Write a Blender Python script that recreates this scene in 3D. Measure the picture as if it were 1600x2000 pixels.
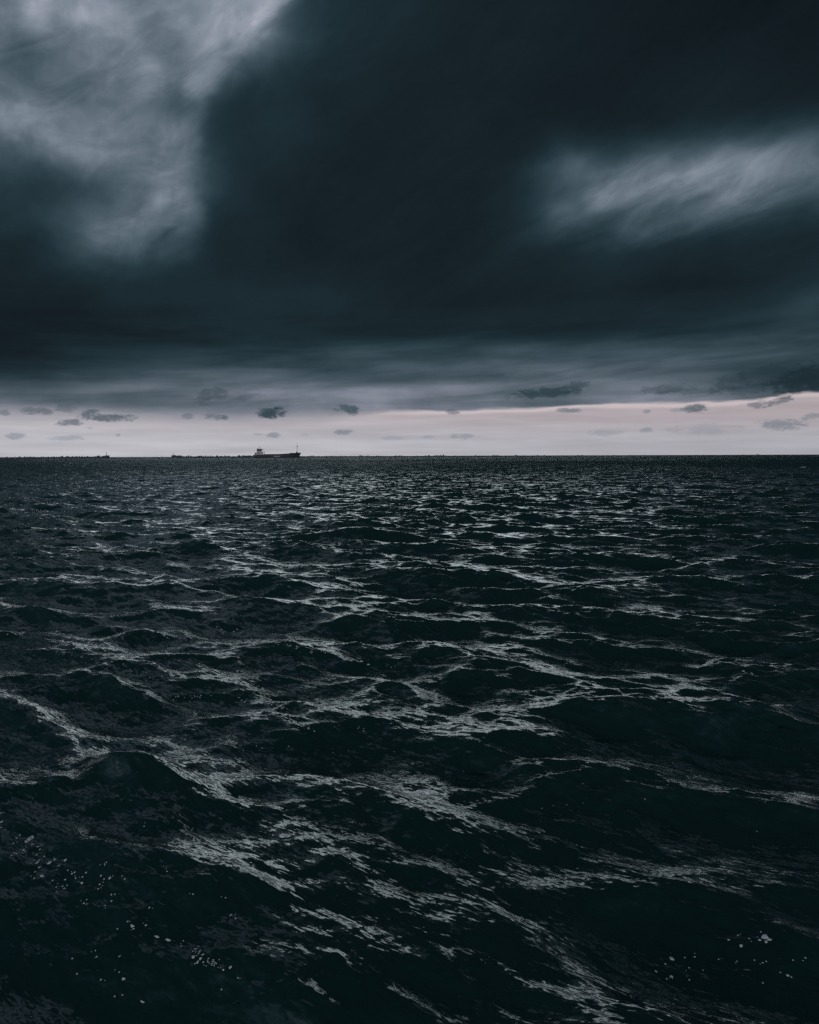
import bpy, bmesh, math, random
import numpy as np
from mathutils import Matrix, Vector
C = bpy.context
for o in list(bpy.data.objects): bpy.data.objects.remove(o)
sc = C.scene
R = math.radians

# ------------------------------------------------------------------ camera
FPX = 1428.0                      # focal length in photo pixels (1600 x 2000)
CAMH = 3.0
PITCH = math.atan(109.4 / FPX)
ROLL = -R(0.19)
cam = bpy.data.cameras.new('camera'); camo = bpy.data.objects.new('camera', cam)
sc.collection.objects.link(camo); sc.camera = camo
cam.sensor_fit = 'VERTICAL'; cam.sensor_height = 36.0; cam.sensor_width = 28.8
cam.lens = 36.0 * FPX / 2000.0
cam.clip_start = 0.1; cam.clip_end = 60000
CM = Matrix.Rotation(R(90) - PITCH, 4, 'X') @ Matrix.Rotation(ROLL, 4, 'Z')
camo.matrix_world = Matrix.Translation((0, 0, CAMH)) @ CM

def pdir(px, py):
    v = CM.to_3x3() @ Vector(((px - 800) / FPX, (1000 - py) / FPX, -1.0))
    return v.normalized()
def pazel(px, py):
    d = pdir(px, py)
    return math.atan2(d.x, d.y), math.asin(d.z)

# ------------------------------------------------------------------ render / exposure
sc.view_settings.view_transform = 'Standard'; sc.view_settings.look = 'None'
sc.view_settings.exposure = 0.0; sc.view_settings.gamma = 1.0
sc.render.engine = 'CYCLES'
sc.cycles.use_denoising = False
sc.cycles.max_bounces = 5; sc.cycles.glossy_bounces = 3; sc.cycles.diffuse_bounces = 2
sc.cycles.sample_clamp_indirect = 4.0

# ------------------------------------------------------------------ node helper
class S:
    """a float socket with arithmetic"""
    nt = None
    def __init__(s, sock): s.s = sock
    @staticmethod
    def op(kind, *a, clamp=False):
        n = S.nt.nodes.new('ShaderNodeMath'); n.operation = kind; n.use_clamp = clamp
        for i, x in enumerate(a):
            if isinstance(x, S): S.nt.links.new(x.s, n.inputs[i])
            else: n.inputs[i].default_value = float(x)
        return S(n.outputs[0])
    def __add__(s, o): return S.op('ADD', s, o)
    __radd__ = __add__
    def __sub__(s, o): return S.op('SUBTRACT', s, o)
    def __rsub__(s, o): return S.op('SUBTRACT', o, s)
    def __mul__(s, o): return S.op('MULTIPLY', s, o)
    __rmul__ = __mul__
    def __truediv__(s, o): return S.op('DIVIDE', s, o)
def mx(a, b): return S.op('MAXIMUM', a, b)
def sstep(x, a, b):
    n = S.nt.nodes.new('ShaderNodeMapRange'); n.interpolation_type = 'SMOOTHSTEP'
    for k, v in (('Value', x), ('From Min', a), ('From Max', b)):
        if isinstance(v, S): S.nt.links.new(v.s, n.inputs[k])
        else: n.inputs[k].default_value = v
    return S(n.outputs['Result'])
def comb(x, y, z):
    n = S.nt.nodes.new('ShaderNodeCombineXYZ')
    for i, v in enumerate((x, y, z)):
        if isinstance(v, S): S.nt.links.new(v.s, n.inputs[i])
        else: n.inputs[i].default_value = float(v)
    return n.outputs[0]
def noise(vec, scale, detail=4, rough=.5, dist=0.0, lac=2.0):
    n = S.nt.nodes.new('ShaderNodeTexNoise')
    n.inputs['Scale'].default_value = scale; n.inputs['Detail'].default_value = detail
    n.inputs['Roughness'].default_value = rough; n.inputs['Distortion'].default_value = dist
    n.inputs['Lacunarity'].default_value = lac
    if vec is not None: S.nt.links.new(vec, n.inputs['Vector'])
    return n
def curve(x, pts):
    """float curve through pts [(x,y)...]; handles range scaling"""
    xs = [p[0] for p in pts]; ys = [p[1] for p in pts]
    x0, x1, y0, y1 = min(xs), max(xs), min(ys), max(ys); 
    if y1 - y0 < 1e-9: y1 = y0 + 1
    n = S.nt.nodes.new('ShaderNodeFloatCurve'); c = n.mapping.curves[0]
    nx = [(a - x0) / (x1 - x0) for a in xs]; ny = [(b - y0) / (y1 - y0) for b in ys]
    c.points[0].location = (nx[0], ny[0]); c.points[1].location = (nx[-1], ny[-1])
    for a, b in zip(nx[1:-1], ny[1:-1]): c.points.new(a, b)
    n.mapping.use_clip = False; n.mapping.update()
    u = S.op('DIVIDE', x - x0, x1 - x0, clamp=True)
    S.nt.links.new(u.s, n.inputs['Value'])
    return S(n.outputs[0]) * (y1 - y0) + y0
def mixc(f, a, b):
    n = S.nt.nodes.new('ShaderNodeMix'); n.data_type = 'RGBA'; n.clamp_factor = True
    if isinstance(f, S): S.nt.links.new(f.s, n.inputs[0])
    else: n.inputs[0].default_value = f
    for i, v in ((6, a), (7, b)):
        if isinstance(v, tuple): n.inputs[i].default_value = (*v, 1)
        else: S.nt.links.new(v, n.inputs[i])
    return n.outputs[2]
def vmath(op, a, b=None, sc_=None):
    n = S.nt.nodes.new('ShaderNodeVectorMath'); n.operation = op
    for i, v in ((0, a), (1, b)):
        if v is None: continue
        if isinstance(v, tuple): n.inputs[i].default_value = v
        else: S.nt.links.new(v, n.inputs[i])
    if sc_ is not None:
        if isinstance(sc_, S): S.nt.links.new(sc_.s, n.inputs['Scale'])
        else: n.inputs['Scale'].default_value = sc_
    return n.outputs[0]

# ------------------------------------------------------------------ sky
def lin(c):
    c = c / 255.0
    return np.where(c <= .04045, c / 12.92, ((c + .055) / 1.055) ** 2.4)
TL = np.array([0, 20, 30, 45, 60, 90, 130, 160, 190, 255.])
TR = np.array([0, 14, 21, 30, 44, 76, 119, 149, 188, 255.])
TG = np.array([0, 21, 31.5, 46, 62, 92, 130, 156, 186, 255.])
TB = np.array([0, 26, 37, 53, 71, 102, 143, 170, 195, 255.])
def tint(L):
    return np.stack([lin(np.interp(L, TL, t)) for t in (TR, TG, TB)], -1)
# brightness of the cloud deck, sampled every 100 photo pixels across
GX = np.arange(0, 1601, 100.)
GY = np.array([-400, -200, 0, 60, 120, 180, 240, 300, 360, 400, 440, 480, 520, 560, 600, 640, 680, 710, 740, 770, 795, 815, 900.])
G = np.array([
 [42, 43, 44, 44, 44, 42, 42, 42, 45, 42, 40, 38, 36, 34, 32, 32, 32],
 [58, 60, 62, 62, 60, 56, 50, 44, 42, 36, 34, 32, 30, 28, 27, 27, 27],
 [118, 150, 112, 135, 125, 155, 85, 46, 40, 34, 32, 30, 28, 27, 26, 25, 25],
 [100, 118, 110, 132, 125, 125, 50, 42, 37, 33, 31, 29, 28, 27, 26, 26, 26],
 [92, 100, 108, 120, 125, 85, 46, 40, 35, 32, 31, 30, 29, 28, 27, 26, 26],
 [92, 102, 115, 122, 108, 52, 42, 38, 34, 32, 31, 29, 28, 27, 27, 27, 28],
 [122, 118, 122, 118, 62, 48, 38, 35, 33, 32, 31, 30, 28, 28, 30, 40, 52],
 [84, 86, 102, 112, 90, 44, 36, 34, 32, 31, 31, 44, 52, 52, 56, 75, 92],
 [50, 66, 84, 108, 68, 38, 34, 32, 31, 31, 36, 80, 104, 108, 116, 100, 78],
 [46, 74, 92, 104, 52, 36, 33, 32, 31, 31, 36, 64, 88, 92, 84, 62, 50],
 [42, 52, 88, 98, 44, 35, 33, 32, 31, 32, 38, 56, 60, 60, 54, 42, 40],
 [40, 48, 72, 70, 42, 35, 33, 32, 31, 33, 37, 46, 44, 42, 38, 34, 36],
 [36, 40, 50, 50, 41, 38, 36, 33, 32, 34, 36, 40, 38, 35, 33, 33, 40],
 [33, 35, 40, 43, 42, 42, 42, 37, 33, 33, 34, 35, 34, 32, 32, 36, 50],
 [31, 32, 35, 38, 41, 44, 44, 39, 34, 33, 33, 34, 36, 40, 43, 48, 54],
 [29, 30, 32, 36, 38, 42, 40, 38, 36, 37, 40, 42, 44, 46, 50, 50, 56],
 [36, 38, 43, 45, 48, 50, 52, 54, 56, 54, 52, 52, 52, 54, 56, 60, 66],
 [46, 48, 50, 54, 58, 70, 80, 82, 78, 74, 80, 88, 90, 84, 76, 66, 60],
 [60, 60, 60, 66, 76, 84, 82, 76, 76, 82, 92, 98, 98, 92, 80, 58, 46],
 [88, 92, 92, 94, 100, 106, 112, 114, 114, 114, 116, 118, 118, 114, 108, 92, 66],
 [112, 116, 116, 114, 112, 108, 106, 108, 112, 112, 112, 112, 112, 112, 110, 105, 95],
 [140, 142, 142, 142, 138, 132, 126, 120, 118, 118, 118, 118, 118, 118, 118, 112, 105],
 [170, 170, 170, 170, 170, 168, 165, 160, 155, 150, 150, 150, 150, 150, 150, 150, 150],
], float)
def deck(px, py):
    px = np.clip(px, GX[0], GX[-1]); py = np.clip(py, GY[0], GY[-1])
    i = np.clip(np.searchsorted(GX, px) - 1, 0, len(GX) - 2); j = np.clip(np.searchsorted(GY, py) - 1, 0, len(GY) - 2)
    u = (px - GX[i]) / (GX[i + 1] - GX[i]); v = (py - GY[j]) / (GY[j + 1] - GY[j])
    return (G[j, i] * (1 - u) + G[j, i + 1] * u) * (1 - v) + (G[j + 1, i] * (1 - u) + G[j + 1, i + 1] * u) * v
MI = np.array(CM.to_3x3().inverted())
def sky_C(az, el):
    n = 1 - min(max((el - R(3.5)) / R(5.5), 0), 1)
    return tint(sky_L(az, el))
def sky_L(az, el):
    """brightness of the cloud deck towards (az, el); beyond the photo it settles to plain overcast, with a bright fill added behind the viewer"""
    azc = np.clip(az, -R(31), R(31))
    d = np.array([np.sin(azc) * np.cos(el), np.cos(azc) * np.cos(el), np.sin(el)])
    c = MI @ d
    if c[2] > -0.25: c[2] = -0.25
    px, py = 800 - FPX * c[0] / c[2], 1000 + FPX * c[1] / c[2]
    L = deck(px, py)
    over = np.clip((el - R(36)) / R(25), 0, 1); over = over * over * (3 - 2 * over)
    L = L * (1 - over) + 38 * over
    side = np.clip((abs(az) - R(31)) / R(14), 0, 1)
    base = 150 * np.exp(-el / R(3.5)) + 44
    back_fill = np.clip((abs(az) - R(80)) / R(50), 0, 1) * np.clip(1 - (el - R(8)) / R(60), 0, 1)     # unseen bright sky added behind the viewer to light ship, breakwater and foam
    base = base * (1 - back_fill) + 235 * back_fill
    return L * (1 - side) + base * side

E0, DT, NROW = R(6), 0.1, 28
def sky_world():
    w = bpy.data.worlds.new("World"); sc.world = w; w.use_nodes = True
    nt = w.node_tree; nt.nodes.clear(); S.nt = nt
    out = nt.nodes.new('ShaderNodeOutputWorld'); bg = nt.nodes.new('ShaderNodeBackground')
    tc = nt.nodes.new('ShaderNodeTexCoord'); sep = nt.nodes.new('ShaderNodeSeparateXYZ')
    nt.links.new(tc.outputs['Generated'], sep.inputs[0])
    dx, dy, dz = (S(sep.outputs[i]) for i in range(3))
    az = S.op('ARCTAN2', dx, dy)
    el = mx(S.op('ARCSINE', dz), 0.0)
    # cloud-plane coordinates: streets of cloud running along one wind direction
    den = mx(dz, 0) + 0.10
    X, Y = dx / den, dy / den
    wa = R(-27.7); ca, sa = math.cos(wa), math.sin(wa)
    along = X * sa + Y * ca; across = X * ca - Y * sa
    P = comb(along * 0.42, across, 0.0)
    P2 = comb(along * 0.30, across, 4.0)
    Q = comb(az * 5.0, el * 9.0, 2.0)
    n1 = noise(P, 1.5, 4, .5); n2 = noise(P2, 4.0, 6, .58, .6); nq = noise(Q, 1.6, 5, .55, .3)
    sep1 = nt.nodes.new('ShaderNodeSeparateColor'); nt.links.new(n1.outputs['Color'], sep1.inputs[0])
    a1, b1 = S(sep1.outputs[0]) - .5, S(sep1.outputs[1]) - .5
    sepq = nt.nodes.new('ShaderNodeSeparateColor'); nt.links.new(nq.outputs['Color'], sepq.inputs[0])
    aq, bq = S(sepq.outputs[0]) - .5, S(sepq.outputs[1]) - .5
    f2 = S(n2.outputs['Fac']) - .5
    # soft edge of the great dark shelf, upper left
    edge = curve(el, [(R(0), R(-13.5)), (R(8), R(-14)), (R(14), R(-15.5)), (R(18), R(-16.3)), (R(22), R(-15.2)),
                      (R(25), R(-14.2)), (R(27.5), R(-12)), (R(30.3), R(-8.3)), (R(34), R(-3)), (R(60), R(5))])
    wamp = sstep(el, R(6), R(16)); wlow = 1.0 - sstep(el, R(6), R(14))
    azw = az + (a1 * R(2.5) + f2 * R(2.2) + aq * R(3.0)) * wamp + aq * R(8) * wlow
    elw = el + (b1 * R(1.2) + f2 * R(1.6) + bq * R(2.4)) * wamp + bq * R(1.5) * wlow * sstep(el, R(1), R(6))
    d = azw - edge
    push = S.op('TANH', d / R(.7)) * S.op('EXPONENT', (d * d) * (-1 / R(5) ** 2)) * R(1.9) * sstep(el, R(13), R(20))
    azp = azw + push
    u = S.op('ARCTANGENT', azp / R(25)) * (1 / math.pi) + 0.5
    t = S.op('LOGARITHM', mx(elw, 0.0) / E0 + 1.0, math.e) * (1 / DT)
    acc = None
    K = np.linspace(0.0, 1.0, 32)
    T = np.zeros((NROW, 32, 3))
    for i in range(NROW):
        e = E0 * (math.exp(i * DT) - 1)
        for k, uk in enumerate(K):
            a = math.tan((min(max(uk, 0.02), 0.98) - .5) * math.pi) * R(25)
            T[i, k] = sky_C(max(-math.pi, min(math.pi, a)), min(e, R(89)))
    def prefilter(n):
        M = np.eye(n) * 4 / 6 + np.eye(n, k=1) / 6 + np.eye(n, k=-1) / 6
        M[0, 0] = M[-1, -1] = 5 / 6
        return np.linalg.inv(M)
    LO, HI = T * .45, T * 1.9
    T = np.clip(np.einsum('ij,jkc->ikc', prefilter(NROW), T), LO, HI)
    T = np.clip(np.einsum('kl,ilc->ikc', prefilter(32), T), LO * .8, HI * 1.1)
    for i in range(NROW):
        rn = nt.nodes.new('ShaderNodeValToRGB'); cr = rn.color_ramp; cr.interpolation = 'B_SPLINE'
        for k, uk in enumerate(K):
            if k == 0: s_ = cr.elements[0]; s_.position = 0
            elif k == 31: s_ = cr.elements[-1]; s_.position = 1
            else: s_ = cr.elements.new(float(uk))
            s_.color = (*[float(x) for x in T[i, k]], 1)
        nt.links.new(u.s, rn.inputs[0])
        q = S.op('ABSOLUTE', t - float(i))
        p2 = mx(2.0 - q, 0.0); p1 = mx(1.0 - q, 0.0)
        wgt = (p2 * p2 * p2) * (1 / 6) - (p1 * p1 * p1) * (4 / 6)
        if i == 0:
            wgt = wgt + sstep(t, 1.0, -1.0) * 0.17
        sv = vmath('SCALE', rn.outputs[0], sc_=wgt)
        acc = sv if acc is None else vmath('ADD', acc, sv)
    # thinner and thicker places in the deck
    amp = None
    ax, ex = az + (f2 * R(1.6) + aq * R(2.2)), el + (f2 * R(1.3) + bq * R(2.0))
    for (cx, cy, rx, ry, ang, gain) in ACCENT:
        ca_, ce_ = pazel(cx, cy); c_, s_ = math.cos(R(ang)), math.sin(R(ang))
        A0, B0 = (ax - ca_) * (FPX / math.cos(ca_)), (ex - ce_) * FPX
        A = (A0 * c_ + B0 * s_) * (1 / rx); B = (B0 * c_ - A0 * s_) * (1 / ry)
        e_ = S.op('EXPONENT', (A * A + B * B) * -1.0) * gain
        amp = e_ if amp is None else amp + e_
    acc = vmath('SCALE', acc, sc_=S.op('EXPONENT', amp))
    # streaky texture inside the deck, strongest where it is thin and light
    lum = nt.nodes.new('ShaderNodeRGBToBW'); nt.links.new(acc, lum.inputs[0]); lum = S(lum.outputs[0])
    P3 = comb(along * 0.30, across, 9.0)
    n3 = noise(P3, 3.0, 7, .6, .5)
    g = (sstep(lum, 0.012, 0.16) * 1.4 + 0.55)
    ns = noise(comb(az * 3.0 + f2 * .1, (el - az * .045) * 26.0, 7.0), 1.6, 6, .55, .3)
    strat = (S(ns.outputs['Fac']) - .5) * (1.0 - sstep(el, R(7), R(13))) * sstep(el, R(1.5), R(4.5)) * 2.2
    n4 = noise(comb(az * 5.0 - el * 2.0, el * 8.0 - az * 2.5, 14.0), 3.2, 6, .62, .8)
    tex = S.op('EXPONENT', (S(n4.outputs['Fac']) - .5) * g * wamp * .75 + strat + ((S(n3.outputs['Fac']) - .5) * g * .8 + f2 * g * 0.4) * wamp + (aq + bq) * g * .55)
    lumf = S.op('MULTIPLY', lum, tex)
    rn = nt.nodes.new('ShaderNodeValToRGB'); cr = rn.color_ramp; cr.interpolation = 'LINEAR'
    for k in range(20):
        x_ = k / 19; Lx = 255 * (1.055 * max(x_ * x_ * .6, 1e-5) ** (1 / 2.4) - .055) if x_ > .06 else 4
        s_ = cr.elements[0] if k == 0 else cr.elements[-1] if k == 19 else cr.elements.new(x_)
        s_.position = x_; c_ = tint(float(Lx)); s_.color = (float(c_[0]), float(c_[1]), float(c_[2]), 1)
    nt.links.new(S.op('SQRT', lumf * (1 / .6)).s, rn.inputs[0])
    nl_ = 1.0 - sstep(el, R(3.5), R(9))
    deckc = vmath('MULTIPLY', rn.outputs[0], mixc(nl_, (1.0, 1.0, 1.0), (1.14, 1.03, 1.03)))
    # clear band under the deck
    eb = curve(az, [(pazel(x, y)[0], pazel(x, y)[1]) for x, y in
        ((-900, 800), (0, 806), (250, 812), (450, 818), (600, 815), (760, 804), (900, 801), (1050, 796), (1200, 788), (1350, 785), (1470, 780), (1600, 765), (2300, 740))])
    soft = curve(az, [(pazel(x, 890)[0], R(s_)) for x, s_ in ((-900, .8), (0, .9), (450, .85), (650, .7), (760, .22), (900, .14), (1300, .12), (1600, .10), (2300, .2))])
    nb = noise(comb(az * 9, el * 60, 0), 1.5, 4, .55)
    dd = (el - eb) + (S(nb.outputs['Fac']) - .5) * R(.55)
    below = 1.0 - sstep(dd, soft * -1.0, soft)
    azn = S.op('DIVIDE', az + R(30), R(60), clamp=True)
    cb = mixc(azn, tuple(lin(np.array([193, 192, 199.]))), tuple(lin(np.array([172, 171, 179.]))))
    pink = mixc(azn, tuple(lin(np.array([182, 178, 184.]))), tuple(lin(np.array([176, 166, 170.]))))
    band = mixc(sstep(el, R(.8), R(3.2)), cb, pink)
    nb2 = noise(comb(az * 5, el * 70, 3), 1.4, 4, .55)
    band = vmath('SCALE', band, sc_=(S(nb2.outputs['Fac']) - .5) * .5 + .95)
    # a warm bright rim right under the deck, right of centre
    rim = S.op('EXPONENT', (dd + R(.16)) * (dd + R(.16)) * (-1 / R(.17) ** 2)) * sstep(az, R(-6), R(2))
    band = mixc(rim * .75, band, tuple(lin(np.array([205, 192, 194.]))))
    sky = nt.nodes.new('ShaderNodeTexSky'); sky.sky_type = 'NISHITA'; sky.sun_disc = False
    sky.sun_elevation = SUN_EL; sky.sun_rotation = SUN_ROT
    col = mixc(below, deckc, band)
    # small torn clouds in front of the clear band
    nc = noise(comb(az, el * 2.2, 0), 60, 5, .62, .4)
    fine = noise(comb(az, el * 2.4, 5), 220, 3, .6)
    ncf = (S(nc.outputs['Fac']) - .5) * 2.1 + (S(fine.outputs['Fac']) - .5) * .8
    for (cx, cy, rx, ry, op, L, tilt) in SMALL:
        ca_, ce_ = pazel(cx, cy); k = FPX
        ar, er = 1.12 * rx / k * math.cos(ca_), 1.3 * ry / k
        A = (az - ca_) * (1 / ar)
        B = (el - ce_ - (az - ca_) * tilt) * (1 / er)
        # flatter underside
        q = A * A + B * B
        m = S.op('MULTIPLY', sstep(q * -1.0 + ncf * 1.25 + 1.0, 0.12, 0.95), op)
        col = mixc(m, col, tuple(float(x) for x in tint(L)))
    # a breath of the open sky behind it all, in the clear band
    skym = vmath('SCALE', sky.outputs[0], sc_=below * 0.0004 + 0.0001)
    col = vmath('ADD', col, skym)
    # below the horizon: nothing but dark sea
    col = mixc(sstep(dz, -0.004, -0.03), col, (0.01, 0.016, 0.018))
    nt.links.new(col, bg.inputs[0]); bg.inputs[1].default_value = 1.0
    nt.links.new(bg.outputs[0], out.inputs[0])
    w.cycles.sampling_method = 'MANUAL'; w.cycles.sample_map_resolution = 128
# cloud deck accents: centre, half width, half height (photo px), tilt, gain
ACCENT = [(72, 0, 34, 42, 0, .55), (10, 235, 40, 28, 0, .45), (90, 245, 40, 22, 0, .25), (225, 50, 30, 70, 70, .3), (505, 75, 100, 26, 52, .48), (400, 130, 80, 22, 60, .4),
 (355, 218, 46, 24, -10, -.7), (200, 165, 90, 50, 0, -.15), (470, 200, 60, 40, 40, -.25), (290, 430, 110, 60, 25, .30), (130, 350, 110, 32, -5, -.45), (325, 462, 34, 8, 45, -.5), (60, 470, 60, 40, 0, -.3),
 (1115, 320, 52, 34, -20, .75), (1280, 325, 130, 30, 0, .55), (1150, 400, 18, 40, 40, -.25), (1385, 318, 80, 26, 10, .35), (1290, 370, 170, 36, 6, .2), (1560, 290, 90, 40, 30, .5), (1345, 400, 60, 9, 15, -.35), (1100, 410, 26, 30, 30, .2),
 (620, 585, 70, 20, 0, .12), (1590, 590, 60, 30, 35, .25), (230, 130, 330, 260, 40, .03), (1000, 715, 330, 16, 2, .22), (700, 700, 90, 14, -3, .25), (1330, 690, 200, 14, 6, .2), (250, 655, 150, 10, 3, -.15), (60, 660, 60, 12, 0, .25), (250, 765, 330, 14, 0, .12), (960, 742, 220, 8, 2, -.2), (420, 730, 260, 10, -3, .15)]
# small clouds: centre, half width, half height (photo px), density, brightness, tilt
SMALL = [
 (530, 808, 33, 10, .95, 66, .03), (545, 800, 16, 6, .9, 66, 0), (677, 798, 25, 8, .9, 84, .0), (690, 806, 14, 6, .75, 88, 0),
 (672, 844, 20, 6, .6, 112, .05), (532, 849, 16, 5, .55, 116, 0), (508, 849, 14, 3, .35, 130, 0), (597, 850, 10, 3, .3, 140, 0),
 (215, 816, 55, 7, .8, 84, 0), (176, 807, 20, 7, .75, 86, .1), (135, 826, 27, 6, .7, 92, .05), (72, 803, 34, 7, .6, 84, 0), (8, 805, 14, 5, .5, 90, 0),
 (410, 773, 36, 14, .45, 58, .3), (485, 775, 28, 7, .3, 66, .2), (128, 797, 22, 8, .4, 76, .1), (30, 852, 20, 6, .5, 126, 0),
 (130, 856, 42, 5, .42, 130, .05), (175, 837, 8, 3, .4, 130, .2), (230, 849, 6, 3, .5, 120, 0), (365, 814, 14, 5, .5, 100, 0), (418, 814, 26, 6, .6, 94, 0), (440, 816, 7, 4, .6, 90, 0),
 (1065, 767, 82, 9, .85, 62, .08), (1122, 756, 32, 11, .6, 62, .1), (1108, 801, 32, 5, .65, 104, 0), (885, 804, 15, 5, .6, 98, 0),
 (1360, 798, 26, 8, .8, 88, 0), (1325, 801, 22, 4, .4, 120, 0), (1262, 803, 10, 4, .5, 110, 0), (1480, 789, 22, 8, .6, 94, 0), (1520, 784, 30, 6, .65, 88, .25),
 (1525, 830, 50, 9, .6, 112, -.05), (1375, 838, 75, 9, .32, 130, 0), (905, 852, 36, 5, .5, 128, 0), (840, 853, 20, 3, .35, 135, 0),
 (1262, 840, 14, 5, .5, 122, 0), (1185, 846, 40, 6, .3, 130, 0), (1592, 812, 25, 6, .5, 108, .1),
 (1300, 760, 62, 9, .5, 62, .05), (1425, 748, 40, 14, .5, 56, .2), (1350, 765, 80, 6, .35, 70, 0), (1570, 742, 70, 22, .7, 40, .2), (1500, 722, 60, 10, .4, 52, .2), (960, 745, 60, 6, .2, 74, 0),
 (765, 856, 30, 4, .3, 135, 0), (1470, 760, 60, 8, .4, 56, .1),
]
SUN_EL, SUN_AZ = R(-33.5), R(0)     # centre well below the horizon ahead; azimuth clockwise from +Y
SUN_ROT = SUN_AZ
sky_world()
sun_glow = bpy.data.lights.new('sun_glow', 'SUN'); sun_glow.energy = 1.85; sun_glow.angle = R(90); sun_glow.color = (.82, .95, 1.0)  # very wide glow lamp, added to put silver streaks on the wave backs
suno = bpy.data.objects.new('sun_glow', sun_glow); sc.collection.objects.link(suno)
sd = Vector((math.sin(SUN_AZ) * math.cos(SUN_EL), math.cos(SUN_AZ) * math.cos(SUN_EL), math.sin(SUN_EL)))
suno.rotation_euler = sd.to_track_quat('Z', 'Y').to_euler()
suno.location = (-20, -30, 30)

# ------------------------------------------------------------------ sea
rng = np.random.default_rng(7)
WDIR = R(57)                      # direction the main sea travels along (crests lie across it)
# octave: centre wavelength, rms slope, directional spread, count
OCT = [(8.0, .020, 12, 10), (5.2, .040, 16, 16), (3.6, .062, 18, 24), (2.4, .095, 20, 32), (1.6, .115, 20, 36), (1.05, .115, 22, 38), (.7, .085, 22, 38),
       (.46, .064, 24, 36), (.30, .052, 24, 36), (.20, .044, 26, 34), (.13, .040, 28, 30), (.085, .038, 30, 28), (.055, .034, 32, 28)]
WAVES = []
for lam, slope, spread, n in OCT:
    for i in range(n):
        l = lam * 2 ** rng.uniform(-.33, .33)
        th = (WDIR if rng.random() < .76 else R(108)) + R(spread) * rng.normal()
        k = 2 * math.pi / l
        a = slope / k * math.sqrt(2 / n) * rng.uniform(.6, 1.35)
        WAVES.append((l, k * math.cos(th), k * math.sin(th), a, rng.uniform(0, 2 * math.pi), math.cos(th), math.sin(th)))
WAVES.sort(key=lambda w: -w[0])
GUST = [(rng.uniform(.15, .6) * math.cos(q), rng.uniform(.15, .6) * math.sin(q), rng.uniform(0, 6.28)) for q in rng.uniform(0, 3.14, 10)]
def foot(px, py):
    d = pdir(px, py); return d.x / -d.z * CAMH, d.y / -d.z * CAMH
HERO = [(*foot(325, 1530), R(-24), .55, .24, .19), (*foot(420, 1600), R(-33), 1.5, .35, .08), (*foot(1160, 1400), R(-14), 1.1, .4, .20), (*foot(1000, 1440), R(-10), .9, .4, .16), (*foot(698, 1050), R(0), 1.6, .9, .42), (*foot(60, 1400), R(-33), 1.0, .4, .2), (*foot(262, 1240), R(0), .5, .4, .2)]
def displace(X, Y, cell, monotone):
    """wave displacement of the flat sheet (X, Y); cell = local grid size, short waves fade out where it is too coarse"""
    f = np.float32
    DX = np.zeros_like(X); DY = np.zeros_like(X); Z = np.zeros_like(X)
    for (cx, cy, ang, la, lc, hgt) in HERO:
        c_, s_ = math.cos(ang), math.sin(ang)
        u = ((X - cx) * c_ + (Y - cy) * s_) / la; v = (-(X - cx) * s_ + (Y - cy) * c_) / lc
        e = np.exp(-(u * u + v * v)) * hgt
        Z += e
    gust = np.zeros_like(X)
    for gx, gy, gp in GUST: gust += np.cos(X * f(gx) + Y * f(gy) + f(gp))
    gust = np.clip(1 + .22 * gust, .35, 1.7)
    mod = None; SL = np.zeros_like(X); cw, sw = math.cos(WDIR), math.sin(WDIR)
    for (l, kx, ky, a, ph, cx, cy) in WAVES:
        if monotone:
            m = int(np.searchsorted(cell[:, 0], l / 2.2))
            if m == 0: continue
        else: m = X.shape[0]
        if l < .85 and mod is None:
            # wind ripples gather on the leading faces (towards the viewer) and leave the backs smoother
            q_ = SL / .17
            mod = np.clip(.88 + .30 * q_ + .22 * Z / (Z[:200].std() + 1e-3), .45, 1.7) * (.5 + .5 * gust)
            mod = mod.astype(f)
        sl = slice(0, m)
        t = np.clip((l / cell[sl] - 2.2) / 2.5, 0, 1); t = (t * t * (3 - 2 * t)).astype(f)
        p = X[sl] * f(kx) + Y[sl] * f(ky) + f(ph)
        am = t * f(a)
        if mod is not None: am = am * mod[sl]
        else: SL[sl] -= am * np.sin(p) * f(kx * cw + ky * sw)
        q = f(.86 if l > .6 else .65)
        s = np.sin(p)
        cp = np.cos(p)
        if l < 1.3: h_ = (1 + cp) * f(.5); h_ = h_ * h_; cp = f(1.9) * h_ * h_ - f(.52)
        elif l < 2.0: h_ = (1 + cp) * f(.5); cp = f(2) * h_ * h_ - f(.75)
        Z[sl] += am * cp; DX[sl] -= am * s * (q * f(cx)); DY[sl] -= am * s * (q * f(cy))
    return DX, DY, Z, mod

def radii():
    r = [0.4]
    while r[-1] < 3.0: r.append(r[-1] * 1.12)
    while r[-1] < 12: r.append(r[-1] * (1 + .0024))
    while r[-1] < 900: r.append(r[-1] * (1 + .0032))
    g = .0035
    while r[-1] < 30000: r.append(r[-1] * (1 + g)); g = min(g * 1.05, .12)
    return np.array(r)

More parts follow.
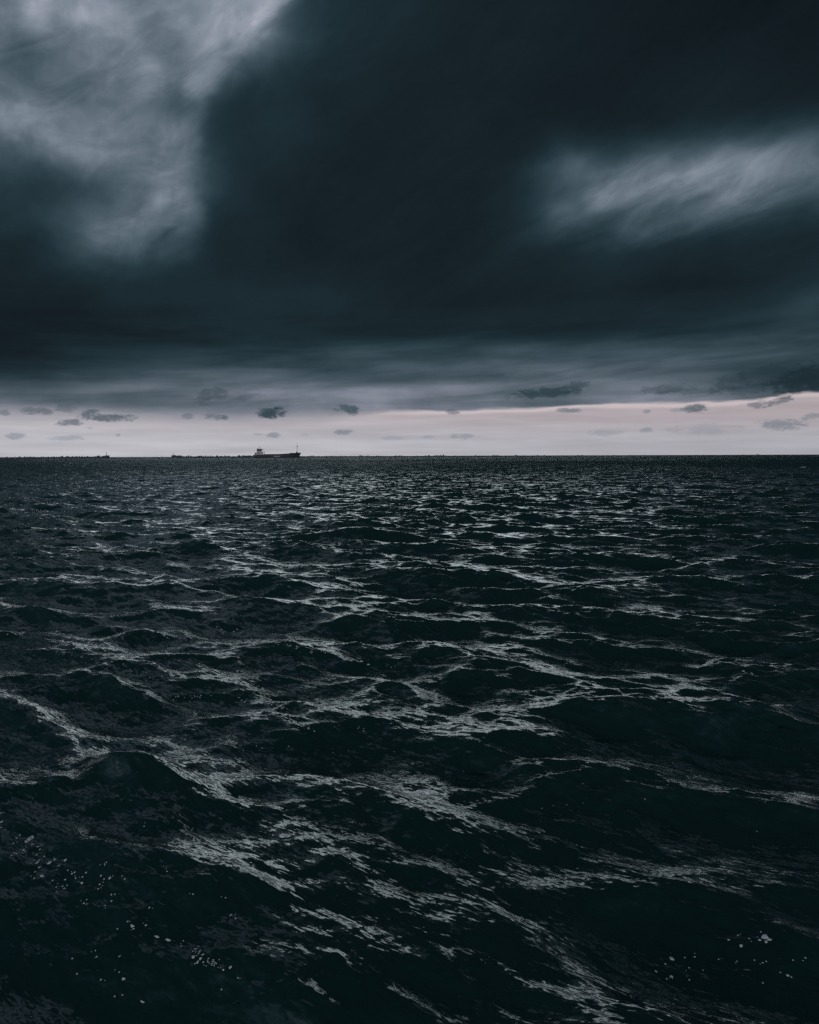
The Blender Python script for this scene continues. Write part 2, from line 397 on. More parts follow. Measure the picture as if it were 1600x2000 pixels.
RR = radii()
AZF = R(38); NAF = 880
azf = np.linspace(-AZF, AZF, NAF)
azc = np.concatenate([np.linspace(AZF, 2 * math.pi - AZF, 110)[1:-1]])
DR = np.gradient(RR)
def sheet(azs, daz, monotone):
    X = (RR[:, None] * np.sin(azs)[None]).astype(np.float32); Y = (RR[:, None] * np.cos(azs)[None]).astype(np.float32)
    cell = np.where(RR < 3.2, RR * daz, np.maximum(DR, RR * daz))[:, None].astype(np.float32)
    if monotone: cell = np.maximum.accumulate(cell, 0)
    dx, dy, z, mod = displace(X, Y, cell, monotone)
    return np.stack([X + dx, Y + dy, z], -1), mod
VF, MF = sheet(azf, 2 * AZF / (NAF - 1), True)
VC, MC = sheet(azc, azc[1] - azc[0], True)
V = np.concatenate([VF, VC], 1); nr, na = V.shape[:2]
idx = np.arange(nr * na).reshape(nr, na)
idn = np.roll(idx, -1, 1)
quads = np.stack([idx[:-1], idx[1:], idn[1:], idn[:-1]], -1).reshape(-1, 4)
me = bpy.data.meshes.new('sea')
me.vertices.add(nr * na); me.vertices.foreach_set('co', V.reshape(-1).astype(np.float32))
me.loops.add(quads.size); me.loops.foreach_set('vertex_index', quads.reshape(-1).astype(np.int32))
me.polygons.add(len(quads)); me.polygons.foreach_set('loop_start', np.arange(0, quads.size, 4, dtype=np.int32))
me.update(calc_edges=True); me.shade_smooth()
at = me.attributes.new('ripple', 'FLOAT', 'POINT'); at.data.foreach_set('value', np.concatenate([MF, MC], 1).reshape(-1).astype(np.float32))
sea = bpy.data.objects.new('sea', me); sc.collection.objects.link(sea); sea['kind'] = 'structure'
print('sea', nr, na, 'flip' if me.polygons[-50].normal.z < 0 else 'ok')

def new_mat(name):
    m = bpy.data.materials.new(name); m.use_nodes = True
    S.nt = m.node_tree; return m, m.node_tree, m.node_tree.nodes['Principled BSDF']
def water_mat():
    m, nt, p = new_mat('sea_water')
    geo = nt.nodes.new('ShaderNodeNewGeometry')
    pos = geo.outputs['Position']; N = geo.outputs['Normal']
    sep = nt.nodes.new('ShaderNodeSeparateXYZ'); nt.links.new(pos, sep.inputs[0])
    x, y, z = (S(sep.outputs[i]) for i in range(3))
    dist = S.op('SQRT', x * x + y * y)
    c_, s_ = math.cos(WDIR), math.sin(WDIR)
    a = x * c_ + y * s_; b = y * c_ - x * s_
    # short wind ripples finer than the sheet: slope noise, crests across the wind
    an = nt.nodes.new('ShaderNodeAttribute'); an.attribute_name = 'ripple'; rp = S(an.outputs['Fac'])
    def ripple(scale, stretch, detail, seed, dist_=0.0):
        n = noise(comb(a, b * stretch, seed), scale, detail, .6, dist_)
        return vmath('SUBTRACT', n.outputs['Color'], (.5, .5, .5))
    r1 = vmath('SCALE', ripple(13, .26, 4, 1.3, .8), sc_=sstep(dist, 80, 15) * (rp * .4 + .7) * .85)
    r0 = vmath('SCALE', ripple(42, .24, 3, 2.2, .9), sc_=sstep(dist, 30, 8) * (rp * .4 + .7) * .90)
    gn = noise(comb(x * .012, y * .005, 3.0), 1.0, 3, .55)
    gustp = sstep(S(gn.outputs['Fac']), .35, .65) * .8 + .6
    r2 = vmath('SCALE', ripple(4.0, .40, 4, 5.1), sc_=sstep(dist, 25, 200) * rp * gustp * 1.5)
    r3 = vmath('SCALE', ripple(.6, .50, 4, 8.7), sc_=sstep(dist, 150, 900) * gustp * 2.2)
    s1 = vmath('ADD', vmath('ADD', vmath('ADD', r1, r0), r2), r3)
    flat = vmath('MULTIPLY', s1, (1, 1, 0))
    # far off the sheet carries no waves any more; their steep leading faces are what shows
    lead = vmath('SCALE', (-c_, -s_, 0.0), sc_=sstep(dist, 30, 220) * .27)
    flat = vmath('ADD', flat, lead)
    nn = vmath('NORMALIZE', vmath('ADD', N, flat))
    nt.links.new(nn, p.inputs['Normal'])
    p.inputs['Base Color'].default_value = (.012, .040, .038, 1)
    p.inputs['Specular Tint'].default_value = (.72, .95, .96, 1)
    ro = sstep(dist, 30, 300) * .20 + rp * .04 + .12
    nt.links.new(ro.s, p.inputs['Roughness'])
    p.inputs['IOR'].default_value = 1.36; p.inputs['Specular IOR Level'].default_value = 1.0
    p.inputs['Coat Weight'].default_value = 0.0; p.inputs['Coat IOR'].default_value = 1.5; p.inputs['Coat Roughness'].default_value = .12
    nt.links.new(nn, p.inputs['Coat Normal'])
    return m
me.materials.append(water_mat())

# ------------------------------------------------------------------ objects: helpers
def mat(name, col, rough=.6, var=.15, scale=1.0, spec=.5):
    m, nt, p = new_mat(name)
    n = noise(None, scale, 5, .6); tcn = nt.nodes.new('ShaderNodeTexCoord'); nt.links.new(tcn.outputs['Object'], n.inputs['Vector'])
    k = (S(n.outputs['Fac']) - .5) * (var * 4) + 1.0
    nt.links.new(vmath('SCALE', tuple(col), sc_=k), p.inputs['Base Color'])
    p.inputs['Roughness'].default_value = rough; p.inputs['Specular IOR Level'].default_value = spec
    return m
M = dict(
 hull=mat('dark_slate_hull_paint', (.045, .075, .095), .45, .2, .15), boot=mat('antifouling_paint', (.05, .033, .035), .6, .2, .2),
 white=mat('weathered_white_paint', (.88, .88, .86), .5, .12, .4), cream=mat('aged_cream_paint', (.72, .72, .67), .55, .2, .3),
 black=mat('black_paint', (.03, .035, .04), .5, .1, .4), glass=mat('dark_window_glass', (.006, .010, .013), .15, .1, .4),
 grey=mat('grey_steel_paint', (.12, .14, .145), .5, .15, .4), hatch=mat('hatch_cover_paint', (.10, .13, .14), .55, .2, .2),
 letter=mat('white_lettering', (.9, .9, .9), .5, .05, 1), orange=mat('faded_orange_boat', (.035, .022, .018), .5, .1, 1),
 rock=mat('wet_concrete_and_rock', (.11, .14, .145), .8, .35, .25), conc=mat('pier_concrete', (.09, .10, .11), .75, .3, .3),
 beacon=mat('beacon_paint', (.07, .075, .085), .5, .1, .5), buoy=mat('buoy_paint', (.02, .024, .022), .5, .1, .5))
def link(name, me_, parent=None, m=None):
    o = bpy.data.objects.new(name, me_); sc.collection.objects.link(o)
    if parent is not None: o.parent = parent
    if m is not None:
        if not isinstance(m, (list, tuple)): m = [m]
        for q in m: me_.materials.append(q)
    return o
def fin(bm, name, parent=None, m=None, smooth=False, bevel=0):
    if bevel:
        bmesh.ops.bevel(bm, geom=list(bm.edges), offset=bevel, segments=2, affect='EDGES', profile=.6)
    bmesh.ops.recalc_face_normals(bm, faces=bm.faces)
    me_ = bpy.data.meshes.new(name); bm.to_mesh(me_); bm.free()
    if smooth: me_.shade_smooth()
    return link(name, me_, parent, m)
def box(bm, x0, x1, y0, y1, z0, z1, taper=0):
    c = [(x0, y0, z0), (x1, y0, z0), (x1, y1, z0), (x0, y1, z0), (x0 + taper, y0 + taper, z1), (x1 - taper, y0 + taper, z1), (x1 - taper, y1 - taper, z1), (x0 + taper, y1 - taper, z1)]
    v = [bm.verts.new(p) for p in c]
    for f in ((0, 3, 2, 1), (4, 5, 6, 7), (0, 1, 5, 4), (1, 2, 6, 5), (2, 3, 7, 6), (3, 0, 4, 7)): bm.faces.new([v[i] for i in f])
def tube(bm, a, b, ra, rb=None, n=10):
    rb = ra if rb is None else rb
    a, b = Vector(a), Vector(b); d = (b - a).normalized()
    q = d.to_track_quat('Z', 'Y'); A = []; B = []
    for i in range(n):
        t = 2 * math.pi * i / n; o = q @ Vector((math.cos(t), math.sin(t), 0))
        A.append(bm.verts.new(a + o * ra)); B.append(bm.verts.new(b + o * rb))
    for i in range(n): bm.faces.new((A[i], A[(i + 1) % n], B[(i + 1) % n], B[i]))
    bm.faces.new(A[::-1]); bm.faces.new(B)
def lathe(bm, prof, n=14, cx=0, cy=0):
    rings = []
    for r, z in prof: rings.append([bm.verts.new((cx + r * math.cos(2 * math.pi * i / n), cy + r * math.sin(2 * math.pi * i / n), z)) for i in range(n)])
    for a, b in zip(rings, rings[1:]):
        for i in range(n): bm.faces.new((a[i], a[(i + 1) % n], b[(i + 1) % n], b[i]))
    bm.faces.new(rings[0][::-1]); bm.faces.new(rings[-1])
def thing(name, label, cat, loc=(0, 0, 0), rz=0, group=None):
    o = bpy.data.objects.new(name, None); sc.collection.objects.link(o)
    o.location = loc; o.rotation_euler = (0, 0, rz); o['label'] = label; o['category'] = cat
    if group: o['group'] = group
    return o
def tag(o, label, cat, group=None):
    o['label'] = label; o['category'] = cat
    if group: o['group'] = group
    return o
rnd = random.Random(11)

# ------------------------------------------------------------------ cargo ship
SHY = 1500.0; MP = SHY / FPX                      # metres per photo pixel at the ship
ship = thing('cargo_ship', 'low dark coastal cargo ship with pale bridge house astern, lying off the breakwater', 'ship', ((543.0 - 800) * MP, SHY, 0))
def lx(px): return (px - 543.0) * MP
def lz(y): return (893.0 - y) * MP
BEAM = 7.6
def sheer(x):
    return float(np.interp(x, [lx(497), lx(519), lx(545), lx(566), lx(568), lx(580), lx(589.3)], [lz(887.0), lz(886.3), lz(886.1), lz(885.0), lz(883.9), lz(883.6), lz(882.7)]))
def hull_mesh():
    bm = bmesh.new(); NS = 60; levels = [1.0, .8, .55, .36, .34, .15, -.3]
    rows = []
    for i in range(NS + 1):
        t = i / NS; row = []
        for k, lv in enumerate(levels):
            x1 = lx(589.3) - (1 - max(lv, 0)) * 4.9 ** 1 * (1 - max(lv, 0)) ** .1
            x0 = lx(496.9) + (0 if lv > .3 else (.34 - lv) * 4.0)
            x = x0 + t * (x1 - x0)
            top = sheer(min(max(x, lx(497)), lx(589)))
            z = lv * top if lv > 0 else -2.5
            fb = 1.0 if t < .72 else max(0.02, 1 - ((t - .72) / .28) ** (2.6 if lv > .7 else 1.9))
            fs = 1.0 if t > .12 else .80 + .20 * (t / .12) ** .5
            fl = (.97 + .03 * lv)
            row.append((x, BEAM * fb * fs * fl, z))
        rows.append(row)
    P = [[bm.verts.new((x, -y, z)) for x, y, z in r] for r in rows]; Q = [[bm.verts.new((x, y, z)) for x, y, z in r] for r in rows]
    nl = len(levels)
    for i in range(NS):
        for k in range(nl - 1):
            f1 = bm.faces.new((P[i][k], P[i][k + 1], P[i + 1][k + 1], P[i + 1][k])); f2 = bm.faces.new((Q[i][k], Q[i + 1][k], Q[i + 1][k + 1], Q[i][k + 1]))
            if k >= 4: f1.material_index = f2.material_index = 1
        bm.faces.new((P[i][0], P[i + 1][0], Q[i + 1][0], Q[i][0])); bm.faces.new((P[i][-1], Q[i][-1], Q[i + 1][-1], P[i + 1][-1]))
    for k in range(nl - 1):
        bm.faces.new((P[0][k], Q[0][k], Q[0][k + 1], P[0][k + 1])); bm.faces.new((P[-1][k], P[-1][k + 1], Q[-1][k + 1], Q[-1][k]))
    return bm
hull = fin(hull_mesh(), 'hull', ship, [M['hull'], M['boot']])
bm = bmesh.new(); lathe(bm, [(.2, -3.2), (1.1, -2.6), (1.45, -1.0), (1.4, .8), (1.0, 2.2), (.3, 3.2)], 12)
bb = fin(bm, 'bulbous_bow', hull, M['boot'], True); bb.rotation_euler = (0, R(90), 0); bb.location = (lx(587.0), 0, .75); bb['label'] = 'dark reddish bulb at the waterline'
for s_ in (-1, 1):
    bm = bmesh.new(); a, b = lx(499.5), lx(518)
    v = [bm.verts.new((x, s_ * 7.2 + o, sheer(x) + h)) for x in (a, b) for o in (-.09, .09) for h in (-.3, 1.15)]
    for f in ((0, 1, 3, 2), (4, 6, 7, 5), (0, 4, 5, 1), (2, 3, 7, 6), (1, 5, 7, 3), (0, 2, 6, 4)): bm.faces.new([v[i] for i in f])
    fin(bm, 'bulwark', ship, M['white'])
bm = bmesh.new(); n = 9
for i in range(n):
    a = lx(520) + (lx(566) - lx(520)) * i / n; b = lx(520) + (lx(566) - lx(520)) * (i + 1) / n
    box(bm, a + .12, b - .12, -5.8, 5.8, sheer(a) - .1, sheer(a) + .75, .12)
fin(bm, 'hatch_cover', ship, M['hatch'])
bm = bmesh.new(); box(bm, lx(567.5), lx(579), -6.2, 6.2, sheer(lx(569)) - .1, sheer(lx(569)) + .55, .1); fin(bm, 'forecastle', ship, M['hatch'])
hz = lz(886.8)
dh = bmesh.new(); box(dh, lx(503.6), lx(514.2), -6.0, 6.0, hz, lz(882.4)); dh = fin(dh, 'deckhouse', ship, M['cream'])
uh = bmesh.new(); box(uh, lx(503.9), lx(510.7), -5.2, 5.2, lz(882.37), lz(878.9)); box(uh, lx(510.72), lx(513.2), -4.6, 4.6, lz(882.37), lz(880.2)); uh = fin(uh, 'upper_deckhouse', ship, M['cream'])
for (a, b, y0, y1, pr) in ((506.4, 507.8, 883.4, 885.8, dh), (506.2, 507.7, 880.6, 882.2, uh)):
    bm = bmesh.new(); box(bm, lx(a), lx(b), -6.04 if y0 > 882 else -5.24, -5.0, lz(y1), lz(y0)); fin(bm, 'door', pr, M['black'])
for k, x in enumerate((504.4, 505.3, 508.6, 509.5, 510.8, 512.0, 513.2)):
    bm = bmesh.new(); box(bm, lx(x), lx(x) + .55, -6.05, -5.9, lz(884.9), lz(884.2)); fin(bm, 'window', dh, M['glass'])
wh = bmesh.new(); box(wh, lx(504.6), lx(514.6), -6.6, 6.6, lz(878.87), lz(875.9), -.1); wh = fin(wh, 'wheelhouse', ship, M['grey'])
bm = bmesh.new(); box(bm, lx(505.2), lx(514.9), -6.72, 6.72, lz(878.2), lz(876.7)); fin(bm, 'window_band', wh, M['glass'])
bm = bmesh.new(); box(bm, lx(504.3), lx(515.1), -6.9, 6.9, lz(875.88), lz(875.6)); fin(bm, 'roof', wh, M['grey'])
bm = bmesh.new(); box(bm, lx(503.9), lx(506.6), -1.8, 1.8, lz(880), lz(874.9), .25); tube(bm, (lx(505), 0, lz(875)), (lx(504.8), 0, lz(874.1)), .35)
fin(bm, 'funnel', ship, M['black'])
ms = bmesh.new(); tube(ms, (lx(508.3), 0, lz(875.8)), (lx(508.3), 0, lz(868.3)), .36, .16)
for y, w in ((872.6, 1.4), (870.6, .9)): tube(ms, (lx(508.3), -w, lz(y)), (lx(508.3), w, lz(y)), .1); tube(ms, (lx(508.3) - w * .7, 0, lz(y)), (lx(508.3) + w * .7, 0, lz(y)), .1)
ms = fin(ms, 'radar_mast', ship, M['grey'])
bm = bmesh.new(); box(bm, lx(508.3) - .9, lx(508.3) + .9, -.2, .2, lz(871.8), lz(871.5)); fin(bm, 'radar_scanner', ms, M['grey']); bm = bmesh.new(); tube(bm, (lx(510.4), 0, lz(875.8)), (lx(510.4), 0, lz(874.2)), .35, .3); fin(bm, 'satellite_dome', wh, M['grey'])
bm = bmesh.new(); tube(bm, (lx(518.6), -4.8, sheer(lx(518)) - .1), (lx(518.6), -4.8, lz(881.6)), .32); tube(bm, (lx(518.9), -4.8, lz(881.5)), (lx(510.9), -4.8, lz(881.2)), .34, .26)
tube(bm, (lx(514.5), -4.8, lz(881.4)), (lx(514.5), -4.8, lz(884.8)), .28)
dv = fin(bm, 'stores_crane', ship, M['grey'])
bm = bmesh.new(); box(bm, lx(517.0), lx(519.9), -5.6, -4.0, lz(882.1), lz(880.9), .25); fin(bm, 'crane_housing', dv, M['black'])
lb = bmesh.new(); lathe(lb, [(.15, -2.5), (.8, -1.7), (1.05, 0), (.8, 1.7), (.15, 2.5)], 10)
lb = fin(lb, 'lifeboat', ship, M['orange'], True); lb.rotation_euler = (0, R(63), 0); lb.location = (lx(501.2), 0, lz(884.2))
bm = bmesh.new(); box(bm, lx(500.2), lx(503.5), -1.6, 1.6, hz - .2, lz(885.2), .2); tube(bm, (lx(499.4), -1.2, lz(883.2)), (lx(502.8), -1.2, hz), .2); tube(bm, (lx(499.4), 1.2, lz(883.2)), (lx(502.8), 1.2, hz), .2)
box(bm, lx(499.1), lx(500.2), -1.5, 1.5, lz(883.9), lz(882.6)); fin(bm, 'lifeboat_ramp', ship, M['black'])
fm = bmesh.new(); tube(fm, (lx(581.3), 0, lz(883.6)), (lx(581.8), 0, lz(871.5)), .42, .24); tube(fm, (lx(581.8), 0, lz(871.5)), (lx(581.4), 0, lz(864.6)), .22, .10); tube(fm, (lx(581.4), -.6, lz(865.4)), (lx(581.4), .6, lz(865.4)), .12); fm = fin(fm, 'foremast', ship, M['grey'])
bm = bmesh.new(); box(bm, lx(579.9), lx(582.7), -.9, .9, lz(871.1), lz(870.6)); tube(bm, (lx(582.5), 0, lz(872.3)), (lx(582.5), 0, lz(868.6)), .6, .25); fin(bm, 'crows_nest', fm, M['black'])
bm = bmesh.new(); lathe(bm, [(2.1, 0), (2.0, .8), (1.5, 1.9), (.6, 2.5)], 12); w_ = fin(bm, 'anchor_winch', ship, M['black'], True); w_.location = (lx(581.0), 0, lz(883.4))
cu = bpy.data.curves.new('hull_lettering', 'FONT'); cu.body = 'UNIS NAVY'; cu.size = 3.2; cu.extrude = .03; cu.space_character = 1.05; cu.offset = .12
cu.align_x = 'CENTER'; cu.align_y = 'CENTER'; to = bpy.data.objects.new('hull_lettering', cu); sc.collection.objects.link(to); cu.materials.append(M['letter'])
C.view_layer.update(); dg_ = C.evaluated_depsgraph_get(); tm = bpy.data.meshes.new_from_object(to.evaluated_get(dg_)); bpy.data.objects.remove(to); to = link('hull_lettering', tm); C.view_layer.update(); to.scale = (13.6 / to.dimensions.x, 2.3 / to.dimensions.y, 1); to.parent = hull
to.rotation_euler = (R(90), 0, 0); to.location = (lx(543.4), -BEAM - .12, lz(890.1)); to['label'] = 'white block letters amidships'

# ------------------------------------------------------------------ breakwaters
def bw_path(pts):
    """pts: (photo px x, distance, crest height)"""
    return [((px - 800) / FPX * d, d, z) for px, d, z in pts]
LEFT = bw_path([(-420, 2500, 3.5), (0, 2150, 3.6), (80, 2050, 3.7), (150, 1960, 3.9), (185, 1925, 4.4), (209, 1900, 4.8)])
RIGHT = bw_path([(343, 1900, 5.0), (365, 1910, 4.2), (480, 1960, 3.9), (620, 2060, 3.6), (800, 2250, 3.4), (1000, 2600, 3.8), (1200, 3000, 3.6), (1600, 3900, 4.0), (2100, 5200, 4.0)])
def along(path, step):
    out = []
    for (a, b) in zip(path, path[1:]):
        n = max(1, int(math.hypot(b[0] - a[0], b[1] - a[1]) / step))
        for i in range(n): t = i / n; out.append(tuple(a[k] + (b[k] - a[k]) * t for k in range(3)))
    out.append(path[-1]); return out
def mound(path, seed):
    bm = bmesh.new(); r = random.Random(seed); pts = along(path, 2.2); rows = []
    prof = [(-11, -1.5), (-7, 1.2), (-4.2, 2.9), (-2.2, 1.0), (0, 1.0), (2.2, 1.0), (4.2, 2.9), (8, .9), (12, -1.5)]
    for i, (x, y, z) in enumerate(pts):
        j = min(i + 1, len(pts) - 1); k = max(i - 1, 0); tx, ty = pts[j][0] - pts[k][0], pts[j][1] - pts[k][1]; l = math.hypot(tx, ty); nx, ny = -ty / l, tx / l
        row = []
        for q, (o, h) in enumerate(prof):
            hh = z - .5 if q in (3, 4, 5) else h
            row.append(bm.verts.new((x + nx * (o + r.uniform(-.6, .6)), y + ny * (o + r.uniform(-.6, .6)), hh + (r.uniform(-.45, .5) if q not in (0, 8) else 0))))
        rows.append(row)
    for a, b in zip(rows, rows[1:]):
        for q in range(len(prof) - 1): bm.faces.new((a[q], a[q + 1], b[q + 1], b[q]))
    return bm
def armour_bm(r):
    bm = bmesh.new()
    for d in ((0, 0, 1), (.94, 0, -.33), (-.47, .82, -.33), (-.47, -.82, -.33)):
        tube(bm, (-.15 * d[0], -.15 * d[1], -.15 * d[2]), (d[0], d[1], d[2]), .52, .34, 8)
    return bm
bwl = thing('breakwater', 'long low rubble breakwater reaching in from the left edge of the photo', 'breakwater', (0, 0, 0))
fin(mound(LEFT, 3), 'rubble_mound', bwl, M['rock'])
bwr = thing('breakwater', 'long rubble breakwater running behind the cargo ship along the horizon', 'breakwater', (0, 0, 0))
fin(mound(RIGHT, 4), 'rubble_mound', bwr, M['rock'])
def wx(px, d): return (px - 800) / FPX * d
D = 1900.0; mp = D / FPX
def wz(y, px=200): return CAMH + (893.1 - .0033 * px - y) * mp
bm = bmesh.new(); box(bm, wx(208.6, D), wx(213.9, D), D - 6, D + 8, -2, wz(889.3), .25)
ph1 = fin(bm, 'pierhead', bwl, M['conc'])
bm = bmesh.new(); box(bm, wx(202, D), wx(208.7, D), D - 4, D + 6, wz(891.2), wz(890.4), .05); box(bm, wx(203, D), wx(204, D), D - 4, D + 4, -1, wz(891.2)); fin(bm, 'pier_deck', bwl, M['conc'])
bm = bmesh.new(); box(bm, wx(338.1, D), wx(344.4, D), D - 6, D + 8, -2, wz(888.9, 340), .25); box(bm, wx(344.42, D), wx(351, D), D - 5, D + 7, -2, wz(889.8, 340), .1)
fin(bm, 'pierhead', bwr, M['conc'])
def beacon(px, topz, basez, label):
    t = thing('harbour_beacon', label, 'beacon', (wx(px, D), D, basez), group='beacons on the breakwater ends')
    h = topz - basez
    bm = bmesh.new(); lathe(bm, [(.75, 0), (.62, .2), (.40, h * .45), (.38, h * .62)], 12); fin(bm, 'tower', t, M['beacon'], True)
    bm = bmesh.new(); lathe(bm, [(.95, h * .62), (.95, h * .66), (.62, h * .67), (.62, h * .85), (.75, h * .86), (.1, h * .96)], 12); fin(bm, 'lantern', t, M['beacon'])
    bm = bmesh.new(); tube(bm, (0, 0, h * .95), (0, 0, h), .07); fin(bm, 'lightning_rod', t, M['beacon'])
    return t
beacon(210.5, wz(883.0), wz(889.3), 'small dark beacon tower on the tip of the left breakwater')
beacon(341.4, wz(883.8, 340), wz(888.9, 340), 'small dark beacon tower on the near end of the right breakwater')
def buoy(px, y_top, d, label):
    t = thing('spar_buoy', label, 'buoy', (wx(px, d), d, 0))
    h = (893 - .0033 * px - y_top) * d / FPX + CAMH
    bm = bmesh.new(); lathe(bm, [(.9, -.8), (1.05, 0), (1.0, .5), (.45, .9), (.32, h * .75)], 12); fin(bm, 'body', t, M['buoy'], True)
    bm = bmesh.new(); lathe(bm, [(.5, h * .75), (.05, h)], 10); fin(bm, 'topmark', t, M['black'])
buoy(318.5, 889.6, 1250, 'slim dark buoy standing in the gap between the two breakwaters')
buoy(259.5, 890.8, 2100, 'tiny far-off buoy on the horizon, left of the slim dark one')
abase = armour_bm(rnd); abase = fin(abase, 'armour_block', None, M['rock'])
first = [True]
def armour(x, y, z, s, label, group):
    if first[0]: o = abase; first[0] = False
    else: o = abase.copy(); sc.collection.objects.link(o)
    o.location = (x, y, z); o.rotation_euler = (rnd.uniform(0, 6), rnd.uniform(0, 6), rnd.uniform(0, 6)); o.scale = (s * rnd.uniform(.8, 1.4), s * rnd.uniform(.8, 1.2), s * rnd.uniform(.8, 1.1))
    tag(o, label, 'armour block', group)
LL, LG = 'dark concrete armour block heaped on the crest of the left breakwater', 'armour blocks on the left breakwater'
RL, RG = 'dark concrete armour block on the breakwater crest between its beacon and the ship stern', 'armour blocks between the beacon and the ship'
RL2, RG2 = 'dark concrete armour block on the breakwater crest just beyond the ship bow', 'armour blocks beyond the ship bow'
RL3, RG3 = 'tiny distant armour block on the right breakwater in the right half of the photo', 'armour blocks in the right half'
def on_path(path, px):
    best = min(along(path, 2.0), key=lambda p: abs(p[0] / p[1] * FPX + 800 - px)); return best
def blocks(path, px0, px1, n, s0, s1, lab, grp):
    heaps = [rnd.uniform(px0, px1) for _ in range(max(3, n // 6))]
    for i in range(n):
        px = rnd.choice(heaps) + rnd.gauss(0, 3.5) if rnd.random() < .6 else rnd.uniform(px0, px1)
        px = min(max(px, px0), px1); x, y, z = on_path(path, px); s = rnd.uniform(s0, s1) if rnd.random() < .85 else s1 * 1.2
        armour(x + rnd.uniform(-1, 1), y - rnd.uniform(0, 3), z + rnd.uniform(-.5, .35) * s, s, lab, grp)
blocks(LEFT, 2, 120, 34, .9, 1.5, LL, LG); blocks(LEFT, 120, 200, 44, 1.0, 1.9, LL, LG)
for px, s in ((41, 2.1), (43, 1.8), (69, 1.5), (88, 1.6), (195, 2.2), (197, 2.4)): x, y, z = on_path(LEFT, px); armour(x, y - 2, z + .4, s, LL, LG)
blocks(RIGHT, 352, 496, 76, 1.0, 1.9, RL, RG); blocks(RIGHT, 590, 800, 46, .9, 1.7, RL2, RG2); blocks(RIGHT, 805, 1100, 40, 1.0, 2.4, RL3, RG3); blocks(RIGHT, 1100, 1590, 22, 1.2, 2.6, RL3, RG3)
for px, s in ((468, 2.4), (470, 2.6), (475, 1.9), (478, 2.2), (483, 1.8), (353, 2.2), (355, 1.9)): x, y, z = on_path(RIGHT, px); armour(x, y - 2, z + .7, s, RL, RG)

# ------------------------------------------------------------------ foam
fm_mat = mat('sea_foam', (.93, .94, .95), .6, .05, 30)
VFp = VF.reshape(-1, 3)
def surface_at(px, py):
    d = pdir(px, py); r0 = min(CAMH / max(-d.z, 1e-4), 1200) * math.hypot(d.x, d.y)
    i0, i1 = np.searchsorted(RR, [r0 * .55, r0 * 1.3]); j0, j1 = np.searchsorted(azf, [math.atan2(d.x, d.y) - .05, math.atan2(d.x, d.y) + .05])
    W = VF[i0:i1, j0:j1] - np.array([0, 0, CAMH], np.float32)
    c = W @ MI.T
    e = (800 - FPX * c[..., 0] / c[..., 2] - px) ** 2 + (1000 + FPX * c[..., 1] / c[..., 2] - py) ** 2
    e = np.where(c[..., 2] < -.1, e, 1e9)
    ok = np.argwhere(e < max(4.0, e.min() * 1.5)); i, j = ok[0]                 # nearest to the viewer
    p = VF[i0 + i, j0 + j]; a = VF[min(i0 + i + 2, nr - 1), j0 + j] - VF[max(i0 + i - 2, 0), j0 + j]; b = VF[i0 + i, min(j0 + j + 2, NAF - 1)] - VF[i0 + i, max(j0 + j - 2, 0)]
    n = np.cross(b, a); n = n / (np.linalg.norm(n) + 1e-9)
    if n[2] < 0: n = -n
    return Vector(p), Vector(n)
fb = bmesh.new()
def fleck(px, py, w, h=None, ang=0, ring=False):
    """a blob of foam lying on the water, w x h photo pixels across"""
    h = h or w; w *= 1.2; h *= 1.25
    p, n = surface_at(px, py); dist = (p - Vector((0, 0, CAMH))).length; k = dist / FPX
    view = (p - Vector((0, 0, CAMH))).normalized(); fore = max(abs(view.dot(n)), .18)
    t = Vector((1, 0, 0)); t = (t - n * t.dot(n)).normalized(); b = n.cross(t)
    if b.y < 0: b = -b
    m = 9; ph = [rnd.uniform(.65, 1.25) for _ in range(m)]; rings = []
    specs = [(1.0, 0), (.8, .35), (.35, .5)] if not ring else [(1.0, 0), (.85, .35), (.6, .35), (.5, 0)]
    for (f, z) in specs:
        rg = []
        for i in range(m):
            q = 2 * math.pi * i / m; u, v = math.cos(q) * w / 2 * f * ph[i], math.sin(q) * h / 2 * f * ph[i]
            u, v = u * math.cos(ang) - v * math.sin(ang), u * math.sin(ang) + v * math.cos(ang)
            rg.append(fb.verts.new(p + t * (u * k) + b * (v * k / fore * .8) + n * (z * min(w, h) * k * .35 + .002 + .0003 * dist)))
        rings.append(rg)
    for a_, b_ in zip(rings, rings[1:]):
        for i in range(m): fb.faces.new((a_[i], a_[(i + 1) % m], b_[(i + 1) % m], b_[i]))
    if not ring: fb.faces.new(rings[-1])
A1 = '105,213 88,230 148,242R 165,232R 170,262 70,258 122,292m 137,303 195,277 210,292 65,323 195,320 228,325 195,357m 207,345 262,360M 283,343m 313,374 342,345m 215,428E 187,406 183,440 206,385 356,397 378,417 388,411 280,453 345,449 326,480 350,480 338,493 295,484 392,440 430,432 429,467m 452,409 530,428 545,445 555,357 545,370 578,438m 522,472 512,500 640,427 653,445 580,527 598,523 580,560 450,553 438,569 449,576 548,582 778,593 666,664 685,683 693,692M 701,704 763,686m 613,703 822,745E 880,763E 955,764 945,795 1003,848M 1046,857M 1030,878m 1015,885 1058,878 1075,895 1008,820 1203,907M 1165,918m 1122,882 1246,960 497,820 508,846 378,862 404,940 528,966 619,848 618,930 643,964M 738,1083E 600,1060 640,1052 1156,1020 750,168 935,256m 913,295 910,272 943,311 972,300 870,403 1008,523 1178,545 1206,635 1228,650 10,147m 5,175 8,100'
A2 = '898,540m 993,592M 1180,522B 1215,545E 1187,563M 1135,540m 1147,486 970,508 1060,540 1100,705 1160,718 1190,713 965,714 1352,826m 1385,835 1300,800 1165,875 455,692M 400,737 550,680 632,675 325,785m 450,833m 415,852 585,858 590,770 690,778 820,692 1495,690 1400,698'
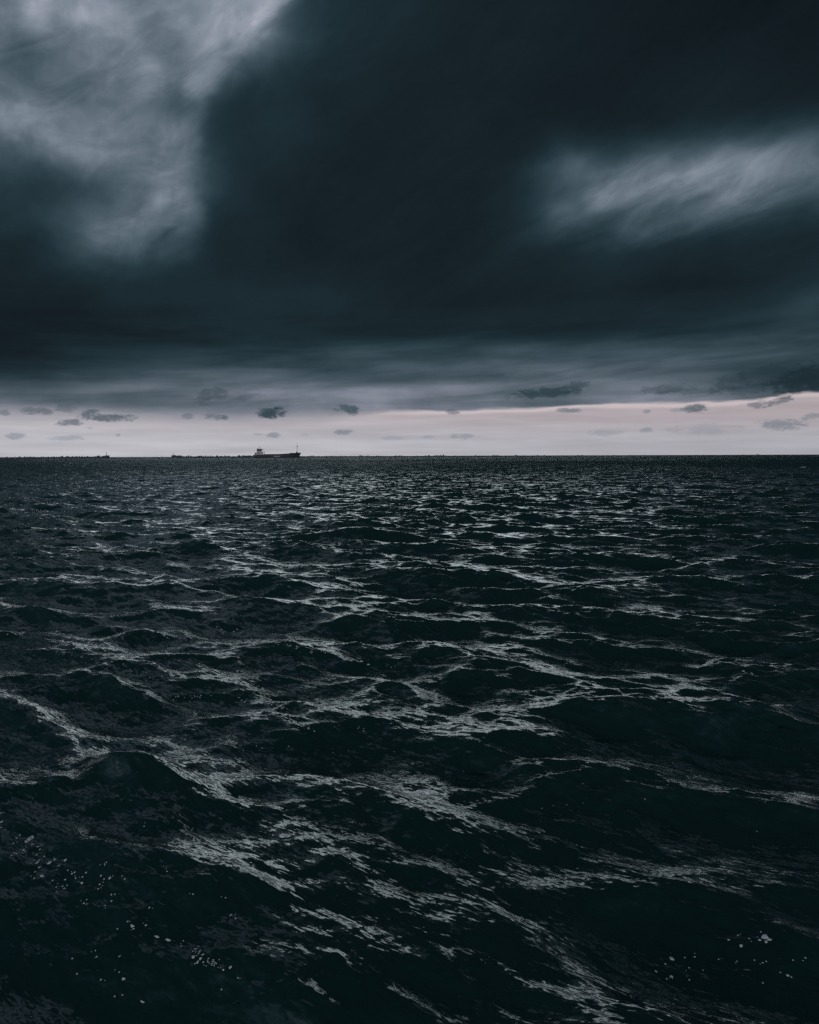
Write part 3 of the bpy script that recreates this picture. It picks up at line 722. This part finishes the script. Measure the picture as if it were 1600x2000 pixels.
def spread(txt, ox, oy, s):
    for it in txt.split():
        c = it[-1] if it[-1].isalpha() else ''; x, y = it.rstrip('RmMEB').split(','); px, py = ox + float(x) / s, oy + float(y) / s
        w = {'': 2.3, 'm': 3.6, 'M': 5.0, 'R': 7.0, 'E': 7.5, 'B': 9.0}[c] * rnd.uniform(.85, 1.15)
        fleck(px, py, w, w * (.42 if c == 'E' else .8), -.35 if c == 'E' else rnd.uniform(-.5, .5), c == 'R')
        if c in ('', 'm') and rnd.random() < .6: fleck(px + rnd.uniform(-9, 9), py + rnd.uniform(-6, 6), 1.3, 1.1)
spread(A1, 0, 1550, 2.667); spread(A2, 1200, 1700, 4.0)
for (x0, y0, x1, y1, n, w, sp) in ((15, 1234, 50, 1236, 14, 2.2, 4), (106, 1238, 158, 1244, 20, 2.6, 3), (170, 1254, 190, 1258, 6, 3, 2), (198, 1262, 230, 1270, 8, 2.6, 3), (240, 1276, 272, 1288, 8, 1.6, 4),
        (100, 1270, 300, 1325, 34, 1.3, 10), (320, 1243, 415, 1246, 22, 1.9, 3), (425, 1232, 480, 1236, 12, 1.8, 4), (525, 1245, 600, 1268, 16, 1.7, 5), (600, 1268, 675, 1280, 14, 1.7, 4),
        (340, 1363, 415, 1358, 14, 1.7, 4), (465, 1366, 500, 1374, 6, 2, 3), (510, 1373, 565, 1382, 14, 2.2, 3), (600, 1424, 620, 1424, 3, 2.4, 3), (675, 1424, 720, 1428, 4, 1.9, 4), (750, 1300, 800, 1325, 6, 1.5, 6),
        (705, 1290, 722, 1300, 4, 3.0, 3), (375, 1850, 425, 1885, 26, 2.0, 10), (1085, 1192, 1110, 1194, 3, 1.8, 3), (1220, 1192, 1300, 1195, 6, 1.8, 4), (1325, 1190, 1360, 1196, 8, 2.6, 4), (1450, 1312, 1475, 1315, 3, 3.2, 3), (920, 1440, 940, 1448, 3, 2.4, 3),
        (690, 1011, 705, 1009, 3, 2.6, 1), (0, 900, 1600, 925, 26, 1.9, 9), (0, 925, 1600, 975, 22, 2.2, 12), (1140, 942, 1180, 945, 4, 2.6, 2), (1560, 910, 1575, 914, 3, 2.6, 2), (0, 1000, 1600, 1180, 40, 1.6, 40), (0, 1400, 1600, 1600, 30, 1.6, 60)):
    for i in range(n):
        t = rnd.random(); fleck(x0 + (x1 - x0) * t + rnd.gauss(0, sp * .5), max(897, y0 + (y1 - y0) * t + rnd.gauss(0, sp * .6)), w * rnd.uniform(.7, 1.5), w * rnd.uniform(.5, .9))
foam = fin(fb, 'foam', None, fm_mat); foam['kind'] = 'stuff'
